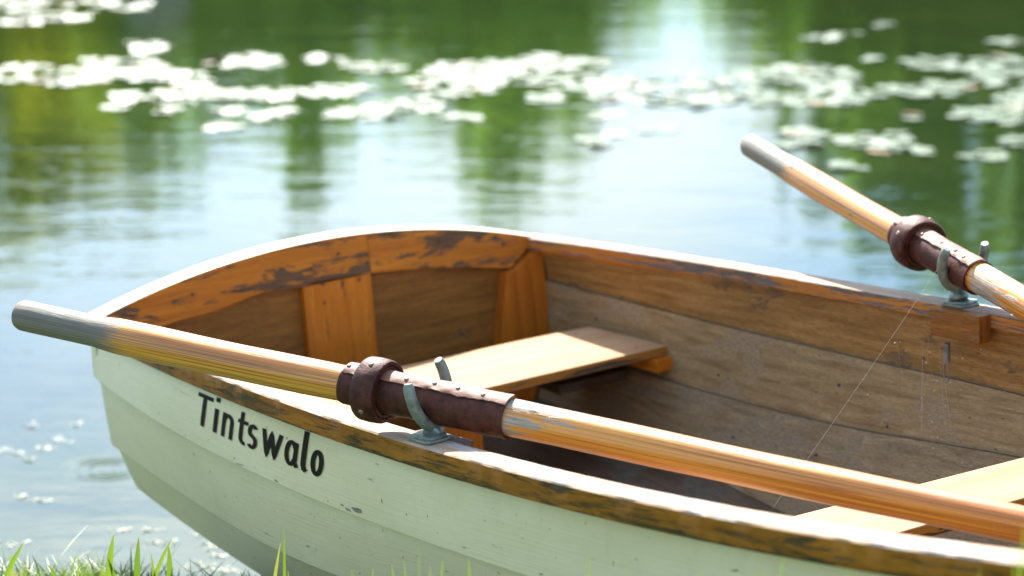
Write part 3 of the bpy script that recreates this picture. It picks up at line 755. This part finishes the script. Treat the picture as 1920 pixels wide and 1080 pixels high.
def where(cx, cy):
    row = 'near edge of ' if cy > 200 else 'middle of ' if cy > 145 else 'far edge of '
    if cy < 45 and cx < 320: return 'in the dense patch at the far left corner'
    if cy < 80 and cx > 1450: return 'among the lone pads beyond the right patches'
    if cx < 170: return 'in the thin trail at the left edge'
    if cx < 370: return 'in the ' + row + 'leftmost patch'
    if cx < 620: return 'in the ' + row + 'patch two from the left'
    if cx < 800: return 'in the ' + row + 'thin band left of centre'
    if cx < 1060: return 'in the ' + row + 'thick band behind the stern'
    if cx < 1400: return 'in the ' + row + 'bright sky gap band'
    if cy > 295: return 'in the small row beside the raised oar'
    if cy > 240 and cx < 1560: return 'in the two patches by the oar handle'
    if cy > 240 and cx < 1760: return 'in the round patch right of the oar handle'
    if cy > 240: return 'in the small patch near the right edge'
    if cx < 1660: return 'in the ' + row + 'wide patch above the oar'
    return 'in the ' + row + 'right edge patches'
NPAD = 0
for i, (p, cy, cx) in enumerate(kept):
    red = random.random() < .04; k = random.randrange(6, 8) if red else random.randrange(6)
    tilt = Matrix.Rotation(random.gauss(0, .05), 4, 'X') @ Matrix.Rotation(random.gauss(0, .05), 4, 'Y') @ Matrix.Rotation(random.random() * 6.28, 4, 'Z') @ Matrix.Scale(random.uniform(.75, 1.2), 4)
    mw = Matrix.Translation(p + Vector((0, 0, .001 + .004 * random.random()))) @ tilt
    if NPAD < 298:
        if k in used: o = protos[k].copy(); COL.objects.link(o)
        else: o = protos[k]; used.add(k)
        o.matrix_world = mw; NPAD += 1
        sz = tilt.to_scale().x
        tag(o, (('small' if sz < .88 else 'wide' if sz > 1.08 else 'medium') + (' reddish brown lily pad ' if red else ' glossy green lily pad ')) + where(cx, cy), 'lily pad', 'lily pads floating on the pond')
    else:
        me = protos[k].data; b = len(stuffmb.v)
        stuffmb.v.extend([tuple(mw @ v.co) for v in me.vertices])
        for f in me.polygons: stuffmb.face([b + v for v in f.vertices], [(0, 0)] * len(f.vertices), 1 if red else 0)
for k in range(8):
    if k not in used: bpy.data.objects.remove(protos[k])
if stuffmb.v:
    o = stuffmb.build('lily_pads', [M_pad, M_pad2], None, smooth=True, scale=1, recalc=False)
    tag(o, 'farther glossy lily pads lying close together on the pond', 'lily pads', kind='stuff')
print('pads', len(kept))

# ------------------------------------------------------------------ weed tufts on the near water
M_weed = simple('floating_weed', (.10, .12, .05), (.24, .25, .15), (90, 90, 90), .5, bumpd=.001)
def weed(x, y, sz, label, seed):
    r_ = random.Random(seed); mb = MB(); p = px(x, y)
    sz *= .75
    for i in range(int(6 + sz * 9)):
        a = r_.random() * 6.28; d = r_.random() ** .6 * .010 * sz
        c = Vector((d * math.cos(a) * 2.6, d * math.sin(a) * 2.0, .0006)); L = r_.uniform(.008, .020); b = r_.random() * 6.28
        e = c + Vector((L * math.cos(b), L * math.sin(b), r_.uniform(.0005, .0028)))
        mid = (c + e) / 2 + Vector((0, 0, .0016)); wd = Vector((-math.sin(b), math.cos(b), .2)) * r_.uniform(.0008, .0022)
        k = len(mb.v); mb.v += [tuple(c - wd * .4), tuple(c + wd * .4), tuple(mid - wd), tuple(mid + wd), tuple(e)]
        mb.face([k, k + 1, k + 3, k + 2], [(0, 0)] * 4); mb.face([k + 2, k + 3, k + 4], [(0, 0)] * 3)
    o = mb.build('floating_weed', M_weed, None, scale=1, recalc=False); o.location = p
    tag(o, label, 'floating weed', 'bits of weed on the near water')
wl = [(63, 798, 1.1, 'small weed tuft beside the pale one, highest on the near water'), (142, 795, 1.0, 'faint weed tuft left of the stern below the oar handle'), (115, 827, 1.2, 'pale weed tuft midway between stern and picture edge'), (84, 840, 1.4, 'pale round weed tuft lowest of the upper group'), (31, 850, .9, 'dark weed tuft second from the left picture edge'), (3, 846, 1.0, 'dark weed tuft cut off by the left picture edge'), (60, 862, .6, 'tiny weed fleck under the dark tuft'),
      (40, 931, 1.0, 'lone dark weed tuft left below the ring ripple'), (76, 940, .9, 'faint weed fleck right of the lone dark tuft'), (232, 993, 1.5, 'flat weed tuft above the tall grass blade'), (280, 993, 1.1, 'faint weed tuft beside the flat one'), (285, 1021, 2.3, 'largest weed tuft, behind the grass blades'), (372, 1003, 1.2, 'weed tuft close under the hull edge'), (386, 1023, 1.3, 'dark weed tuft just below the hull edge'), (368, 1063, 2.0, 'broad weed tuft at the grass edge'), (424, 1070, 1.3, 'lowest weed tuft near the hull bottom'), (15, 1020, 2.0, 'weed tuft behind the leftmost grass blade'), (412, 1043, .6, 'tiny weed fleck between two tufts near the hull')]
for i, (x, y, s_, l) in enumerate(wl): weed(x, y, s_, l, i)

# ------------------------------------------------------------------ near bank with grass
def shore(x): return 3.36 + .10 * math.sin(x * 2.1 + .6) + .05 * math.sin(x * 7.0) + .20 * max(0, x - .3)
def ground(x, y):
    sy = shore(x); d = sy - y
    # rises on the camera side of the boat: line of the near chine runs from (-.18,2.99) to (.74,1.49)
    hd = ((x + .183) * (2.993 - 1.494) + (y - 2.993) * (.739 + .183)) / -1.76
    base = HC - 1.218
    if d < 0: z = base - .30 * (1 - math.exp(d * 6)) - .02 * 0
    else: z = base
    if d < .12: z -= max(0, (.12 - d)) * .25
    z += .30 * max(0, min(hd - .02, 1.0)) * min(1, max(0, d) * 2.)
    return z + .012 * mnoise.noise(Vector((x * 5, y * 5, 0)))
def bank_mat():
    t = NT('bank_soil'); n = t.noise(t.uv((30, 30, 30), src='POS'), 1, 6, .7)
    return t.done(Base_Color=t.ramp(n, [(.3, (.035, .045, .012)), (.55, (.07, .095, .022)), (.75, (.13, .11, .05))]), Roughness=.9, Normal=t.bump(n, .01))
mb = MB(); rows = []
ys_ = [-600, -200, -60, -20, -8] + [-3 + i * .25 for i in range(18)] + [1.5 + i * .06 for i in range(40)] + [4.2, 4.6, 5]
xs_ = [-600, -200, -60, -20] + [-9 + i * .5 for i in range(14)] + [-2.2 + i * .09 for i in range(50)] + [2.5 + i * .5 for i in range(14)] + [20, 60, 200, 600]
for y in ys_: rows.append([Vector((x, y, max(ground(x, y), -.35) if y < 3.9 else -.35)) for x in xs_])
mb.grid(rows, ys_, xs_, 0)
bk = mb.build('grass_bank', bank_mat(), None, smooth=True, scale=1); tag(bk, kind='structure')

def grass_mat():
    t = NT('grass_blade'); oi = t.n('ShaderNodeTexCoord').outputs['UV']
    sx = t.n('ShaderNodeSeparateXYZ', {0: oi})
    col = t.ramp(sx.outputs[0], [(0, (.045, .11, .010)), (.45, (.11, .20, .016)), (.8, (.18, .25, .025)), (.93, (.26, .26, .06)), (1., (.36, .27, .12))])
    d = t.n('ShaderNodeBsdfPrincipled', {'Base Color': col, 'Roughness': .42}); tr = t.n('ShaderNodeBsdfTranslucent', {'Color': t.mix(.5, col, (.22, .34, .03))})
    m = t.n('ShaderNodeMixShader', {0: .45, 1: d.outputs[0], 2: tr.outputs[0]}); t.t.links.new(m.outputs[0], t.out.inputs[0]); return t.m
M_grass = grass_mat()
def blade(mb, base, ang, L, w, lean, curl, tint):
    d = Vector((math.cos(ang), math.sin(ang), 0)); sd = Vector((-math.sin(ang), math.cos(ang), 0)); n = 5
    b = len(mb.v); 
    for i in range(n + 1):
        f = i / n; p = base + d * (lean * L * f + curl * L * f * f) + Vector((0, 0, L * f * (1 - .28 * curl * f)))
        ww = w * (1 - f ** 1.8) * .5 + w * .04
        mb.v += [tuple(p - sd * ww), tuple(p + d * ww * .35), tuple(p + sd * ww)]
    for i in range(n):
        for j in (0, 1):
            k = b + 3 * i + j; mb.face([k, k + 1, k + 4, k + 3], [(tint, i / n), (tint, i / n), (tint, (i + 1) / n), (tint, (i + 1) / n)])
mb = MB(); cnt = 0
def inside_hull(x, y):
    p = BOAT.inverted() @ Vector((x, y, HC - 1.19)); X, Y = p.x / S, p.y / S
    return -.02 < X < 3 and abs(Y) < .36 * min(1, max(.1, (3.05 - X) * 1.3)) + .03
while cnt < 17000:
    x = random.uniform(-1.5, 1.8); y = random.uniform(1.2, 3.55) ** 1
    if cnt > 5000: y = shore(x) - abs(random.gauss(0, .10)) + .035
    if y > shore(x) + .03 or inside_hull(x, y): continue
    clump = mnoise.noise(Vector((x * 6, y * 6, 3)))
    if random.random() > .55 + clump: continue
    z = ground(x, y); L = random.uniform(.015, .048) * (1 + .7 * clump)
    if random.random() < .03: L = random.uniform(.05, .10)
    blade(mb, Vector((x, y, z - .006)), random.random() * 6.28, L, random.uniform(.0022, .0055), random.uniform(0, .7), random.uniform(0, 1.1), min(1, max(0, random.gauss(.45, .22) + (.35 if random.random() < .1 else 0)))); cnt += 1
gs = mb.build('grass', M_grass, None, smooth=True, scale=1, recalc=False); tag(gs, 'short green grass growing along the pond edge', 'grass', kind='stuff')

def tall(tips, label):
    """a tuft of long blades; each tip given by the pixel it reaches, the depth and the pixel of its foot"""
    mb = MB(); first = None
    for (tx, ty, bx, dep, wd, tint, bow) in tips:
        def ray(x, y):
            a = (x - 960) / FPX; b = (540 - y) / FPX
            d = Vector((a, math.cos(PITCH) + b * math.sin(PITCH), -math.sin(PITCH) + b * math.cos(PITCH))); return Vector((0, 0, HC)) + d * (dep / d.y)
        tip = ray(tx, ty); fx = (bx - 960) / FPX * dep; foot = Vector((fx, dep, ground(fx, dep) - .01))
        if first is None: first = foot.copy()
        wd *= .92; n = 12; b = len(mb.v); ax = tip - foot; sd = Vector((1, .25, 0)).normalized(); dn = Vector((.1, -1, .2)).normalized()
        for i in range(n + 1):
            f = i / n; p = foot + ax * f + Vector((bow * math.sin(math.pi * f), 0, 0)); ww = wd * .5 * (1 - max(0, (f - .62) / .38) ** 1.9) + wd * .05
            t_ = (ax + Vector((bow * math.pi * math.cos(math.pi * f), 0, 0))).normalized(); s_ = t_.cross(dn).normalized()
            mb.v += [tuple(p - s_ * ww - first), tuple(p + dn * ww * .4 - first), tuple(p + s_ * ww - first)]
        for i in range(n):
            for j in (0, 1):
                k = b + 3 * i + j; mb.face([k, k + 1, k + 4, k + 3], [(tint, 0)] * 4)
    o = mb.build('grass_tuft', M_grass, None, smooth=True, scale=1, recalc=False); o.location = first
    tag(o, label, 'grass tuft')
tall([(44, 1018, -60, 3.0, .007, .55, -.006), (35, 1062, 6, 3.1, .004, .97, 0), (20, 1040, -30, 3.1, .005, .98, 0)], 'grass tuft at the left picture edge leaning right')
tall([(213, 1003, 168, 3.1, .010, .60, -.007), (203, 1045, 196, 3.1, .006, .35, 0), (148, 1050, 155, 3.1, .005, .2, 0), (146, 1040, 100, 3.05, .0022, .75, 0), (179, 1030, 176, 3.15, .002, .9, 0), (90, 1058, 102, 3.1, .007, .5, 0)], 'upright grass tuft left of the darkest blade')
tall([(260, 1008, 222, 3.0, .009, .03, -.004)], 'single dark green grass blade standing upright')
tall([(322, 1010, 235, 3.1, .006, .75, -.009), (316, 1022, 262, 3.12, .009, .45, .006), (283, 1037, 262, 3.1, .005, .7, 0), (356, 1040, 325, 3.1, .0012, .99, 0)], 'grass tuft with two blades leaning right beside the dark blade')
tall([(532, 990, 490, 2.75, .0045, .25, .004), (526, 1018, 485, 2.7, .006, .95, -.010), (540, 1070, 525, 2.7, .006, .5, 0)], 'grass tuft with a bent pale stalk against the hull')
tall([(758, 1052, 752, 2.3, .004, .6, .004), (735, 1058, 748, 2.3, .006, .7, .006), (785, 1024, 755, 2.3, .002, .5, .004)], 'small grass tuft under the lap, between hull chip and foot of the picture')
tall([(831, 1050, 790, 2.3, .005, .55, -.006), (806, 1062, 786, 2.3, .004, .9, 0)], 'grass blade pair leaning right before the middle of the hull')
tall([(878, 1048, 865, 2.2, .006, .55, .010)], 'single curled grass blade before the middle of the hull')
tall([(660, 1068, 650, 2.3, .006, .5, 0), (700, 1066, 658, 2.3, .005, .8, -.004)], 'low grass tuft below the end of the painted name')
tall([(1103, 1040, 1140, 2.0, .005, .5, .0)], 'single grass blade leaning left in front of the hull')
tall([(1469, 1042, 1428, 1.95, .005, .55, -.005), (1426, 1072, 1422, 1.95, .004, .6, 0)], 'grass blade bending right, tallest below the middle of the near rail')
tall([(1310, 1068, 1305, 2.0, .004, .8, 0)], 'short faint grass blade at the foot, right of centre')
tall([(1590, 1066, 1560, 1.9, .006, .25, .003)], 'darker grass blade leaning right at the foot of the hull')
tall([(1380, 1074, 1365, 1.95, .006, .9, 0)], 'short dry grass blade at the foot of the hull')
tall([(1921, 985, 1912, 1.75, .007, .6, .0), (1838, 1066, 1842, 1.8, .004, .7, 0), (1905, 1020, 1920, 1.75, .004, .5, 0)], 'tall grass tuft at the right picture edge')

# ------------------------------------------------------------------ far bank and trees (seen mirrored in the pond)
DT = 64.
t = NT('far_bank_grass'); n_ = t.noise(t.uv((.6, .6, .6), src='POS'), 1, 6, .7)
M_far = t.done(Base_Color=t.ramp(n_, [(.3, (.035, .07, .012)), (.7, (.08, .12, .025))]), Roughness=.9)
mb = MB(); rows = []; yy = [56, 57.5, 59, 64, 75, 120, 400, 880]; zz = [-.4, .15, .5, .8, 1.0, 1.2, 1.5, 1.5]
xx = [-500 + i * 25 for i in range(41)]
for y, z in zip(yy, zz): rows.append([Vector((x, y + 2 * math.sin(x * .07), z)) for x in xx])
mb.grid(rows, yy, xx); fb = mb.build('far_bank', M_far, None, smooth=True, scale=1); tag(fb, kind='structure')
def leaf_mat(name, a, b, tr_):
    t = NT(name); u = t.n('ShaderNodeSeparateXYZ', {0: t.n('ShaderNodeTexCoord').outputs['UV']}).outputs[0]
    col = t.ramp(u, [(0, a), (1, b)])
    d = t.n('ShaderNodeBsdfDiffuse', {'Color': col}); r = t.n('ShaderNodeBsdfTranslucent', {'Color': t.mix(1., col, tr_, 'MULTIPLY')})
    m = t.n('ShaderNodeMixShader', {0: .62, 1: d.outputs[0], 2: r.outputs[0]}); t.t.links.new(m.outputs[0], t.out.inputs[0]); return t.m
L_yel = leaf_mat('yellow_green_leaves', (.20, .24, .015), (.38, .40, .035), (2.4, 2.3, .7))
L_mid = leaf_mat('mid_green_leaves', (.14, .24, .05), (.28, .38, .10), (2.6, 2.7, 1.8))
L_drk = leaf_mat('dark_green_leaves', (.075, .14, .035), (.14, .22, .06), (2.2, 2.4, 1.5))
M_bark = simple('tree_bark', (.05, .04, .03), (.12, .10, .08), (3, 3, 3), .9, bumpd=.01)
def crown_mesh(kind, mat, seed, nleaf=12000):
    r_ = np.random.default_rng(seed); mb = MB(); k = 34 if kind != 'spire' else 16
    cl = []
    for i in range(k):
        if kind == 'spire':
            z = .12 + .86 * (i + .5) / k; rr = .19 * (1 - z) ** .6 + .04; a = r_.random() * 6.28; q = r_.random() * rr * .7; cl.append((q * math.cos(a), q * math.sin(a), z, rr * .75, .09))
        else:
            z = r_.uniform(.18, .92); R = .40 * math.sqrt(max(.12, 1 - abs((z - .45) / .55) ** 3.2)); a = r_.random() * 6.28; q = R * math.sqrt(r_.random()) * .8
            cl.append((q * math.cos(a), q * math.sin(a), z, r_.uniform(.08, .15), r_.uniform(.05, .10)))
    for i in range(nleaf):
        c = cl[r_.integers(len(cl))]; v = r_.normal(size=3); v /= np.linalg.norm(v); v *= r_.random() ** .45
        p = np.array([c[0] + v[0] * c[3], c[1] + v[1] * c[3], c[2] + v[2] * c[4]])
        n1 = r_.normal(size=3); n1 /= np.linalg.norm(n1); n2 = np.cross(n1, r_.normal(size=3)); n2 /= np.linalg.norm(n2); s = r_.uniform(.018, .034)
        b = len(mb.v); mb.v += [tuple(p - n1 * s), tuple(p + n2 * s * .6), tuple(p + n1 * s), tuple(p - n2 * s * .6)]
        tn = float(np.clip(.5 + .35 * r_.normal(), 0, 1)); mb.face([b, b + 1, b + 2, b + 3], [(tn, 0)] * 4)
    o = mb.build('crown', mat, None, scale=1, recalc=False); me = o.data; bpy.data.objects.remove(o); return me
def trunk_mesh(seed):
    mb = MB(); r_ = random.Random(seed); mb.tube([(0, 0, -.02), (.005, 0, .2), (.0, .008, .45), (.004, 0, .8)], [.028, .020, .014, .004], 9)
    for i in range(7):
        z = r_.uniform(.2, .6); a = r_.random() * 6.28; d = Vector((math.cos(a), math.sin(a), .9)); mb.tube([(0, 0, z), Vector((0, 0, z)) + d * .1, Vector((0, 0, z)) + d * .2], [.009, .006, .002], 6)
    o = mb.build('trunk', M_bark, None, smooth=True, scale=1); me = o.data; bpy.data.objects.remove(o); return me
TR = [trunk_mesh(i) for i in range(3)]
CR = {(k, mn): [crown_mesh(k, m, hash_ + sd) for sd in range(2)] for hash_, (k, mn, m) in enumerate((('round', 'y', L_yel), ('round', 'm', L_mid), ('round', 'd', L_drk), ('spire', 'm', L_mid), ('spire', 'd', L_drk), ('spire', 'y', L_yel)))}
NM = {'y': 'yellow green', 'm': 'mid green', 'd': 'dark green'}
def tree(xp, yp, wpx, kind, c, D=DT, base=.6, label=None, i=0):
    """xp: picture column; yp: row to which its mirror image reaches down; wpx: mirrored width"""
    e = PITCH + math.atan((yp - 540) / FPX); H = D * math.tan(e) - HC - base; X = (xp - 960) / FPX * D / math.cos(PITCH)
    wid = wpx / FPX * D
    r = empty('tree', Matrix.Translation((X, D, base))); 
    tr = link(bpy.data.objects.new('trunk', TR[i % 3]), r); tr.scale = (H, H, H)
    cr = link(bpy.data.objects.new('crown', CR[(kind, c)][i % 2]), r); sx = wid / (.75 if kind == 'round' else .36); cr.scale = (sx, sx, H); cr.rotation_euler = (0, 0, i * 1.7)
    form = 'broad round' if kind == 'round' else 'slender pointed'
    tag(r, label or f'{NM[c]} {form} tree on the far bank, mirrored in the pond', 'tree', 'trees on the far bank')
spec = [(-330, 560, 330, 'round', 'm'), (-120, 540, 320, 'round', 'y'), (60, 490, 240, 'round', 'y'), (190, 430, 170, 'round', 'y'), (300, 415, 170, 'round', 'm'), (440, 255, 190, 'round', 'm'), (530, 320, 110, 'round', 'm'), (582, 425, 105, 'round', 'm'), (650, 330, 120, 'round', 'm'), (760, 240, 160, 'round', 'm'), (870, 350, 120, 'round', 'm'), (945, 430, 125, 'round', 'm'), (1010, 390, 120, 'round', 'm'), (1085, 270, 110, 'round', 'm'), (1150, 120, 80, 'round', 'y'), (1410, 110, 90, 'round', 'm'), (1465, 330, 60, 'spire', 'm'), (1560, 420, 150, 'round', 'd'), (1660, 500, 170, 'round', 'd'), (1790, 590, 220, 'round', 'm'), (1930, 600, 230, 'round', 'd'), (2120, 560, 300, 'round', 'm'), (2350, 600, 330, 'round', 'd'), (-600, 560, 380, 'round', 'd'), (120, 455, 200, 'round', 'y'), (250, 440, 190, 'round', 'y'), (345, 390, 130, 'round', 'm'), (905, 390, 120, 'round', 'm'), (1050, 330, 120, 'round', 'm'), (1720, 540, 180, 'round', 'd'), (1620, 470, 150, 'round', 'm')]
desc = ['second mid green tree beyond the left picture edge', 'yellow green tree mirrored at the far left edge', 'tallest yellow green tree mirrored beside the left edge', 'yellow green tree mirrored above the oar handle grip', 'mid green tree mirrored above the left end of the transom', 'low tree left of the first bright sky gap', 'low tree just left of the narrow one', 'narrow tree mirrored as a spike above the transom', 'low tree just right of the narrow one', 'lowest tree between the two sky gaps above the transom', 'tree mirrored left of the tallest one behind the transom corner', 'tallest tree mirrored behind the far transom corner', 'tree mirrored right of the tallest one behind the transom corner', 'small tree at the left side of the wide sky gap', 'very low yellow green tree at the foot of the wide sky gap', 'low tree at the right side of the wide sky gap', 'slim tree mirrored just above the raised oar handle', 'dark tree mirrored behind the raised oar handle', 'dark tree mirrored behind the raised oar shaft', 'tall mid green tree mirrored behind the far oar collar', 'dark tree mirrored at the right picture edge', 'mid green tree beyond the right picture edge', 'dark tree farthest to the right', 'dark tree farthest to the left', 'yellow green tree between the two tallest near the left edge', 'yellow green tree mirrored above the oar grip end', 'mid green tree bordering the first bright sky gap', 'mid green tree crowding the left side of the transom corner tree', 'lower mid green tree between transom corner and wide sky gap', 'dark tree behind the middle of the raised shaft', 'mid green tree behind the upper raised shaft']
for i, sp_ in enumerate(spec): tree(*sp_, i=i, D=DT + (i * 37 % 7), label=desc[i])
# bushes under the trees
bx = []
x_ = -560
while x_ < 2300:
    if not (1130 < x_ < 1395):
        y_ = 235 + 35 * math.sin(x_ * .031) + 20 * math.sin(x_ * .083); c_ = 'y' if x_ < 170 else random.choice('mmdm') if x_ < 1100 else 'd' if 1450 < x_ < 2000 else 'm'
        if 1060 < x_ < 1450: y_ = 150
        bx.append((x_, y_, c_))
    x_ += random.uniform(55, 85)
bx += [(1165, 110, 'm'), (1215, 35, 'm'), (1270, 20, 'm'), (1325, 45, 'm'), (1385, 110, 'm')]
for i, (x, y, c) in enumerate(bx):
    D = 60.5 + (i * 13 % 5) * .5; base = .35; e = PITCH + math.atan((y - 540) / FPX); H = D * math.tan(e) - HC - base; X = (x - 960) / FPX * D / math.cos(PITCH)
    r = empty('bush', Matrix.Translation((X, D, base)))
    cr = link(bpy.data.objects.new('foliage', CR[('round', c)][i % 2]), r); sx = 210 / FPX * D / .62; cr.scale = (sx, sx, H * 1.1); cr.location = (0, 0, -.12 * H); cr.rotation_euler = (0, 0, i * 2.1)
    tag(r, f'{NM[c]} waterside bush in the hedge-like row under the far trees', 'bush', 'bushes along the far bank, ' + NM[c])
# big pale boulder on the far bank, mirrored as the grey patch at upper left
mb = MB(); bm = bmesh.new(); bmesh.ops.create_icosphere(bm, subdivisions=4, radius=1)
for v in bm.verts:
    n1 = mnoise.noise(v.co * 1.3) * .28 + mnoise.noise(v.co * 4) * .08; v.co *= 1 + n1
me = bpy.data.meshes.new('boulder'); bm.to_mesh(me); bm.free()
me.materials.append(simple('grey_stone', (.13, .12, .12), (.26, .24, .24), (1.5, 1.5, 1.5), .9, bumpd=.03)); me.polygons.foreach_set('use_smooth', [True] * len(me.polygons))
bo = link(bpy.data.objects.new('boulder', me)); bo.location = px(0, 0) * 0 + Vector(((310 - 960) / FPX * 57, 56.5, 1.6)); bo.scale = (1.05, .9, 3.3)
tag(bo, 'tall grey boulder at the far water edge, mirrored upper left', 'boulder')
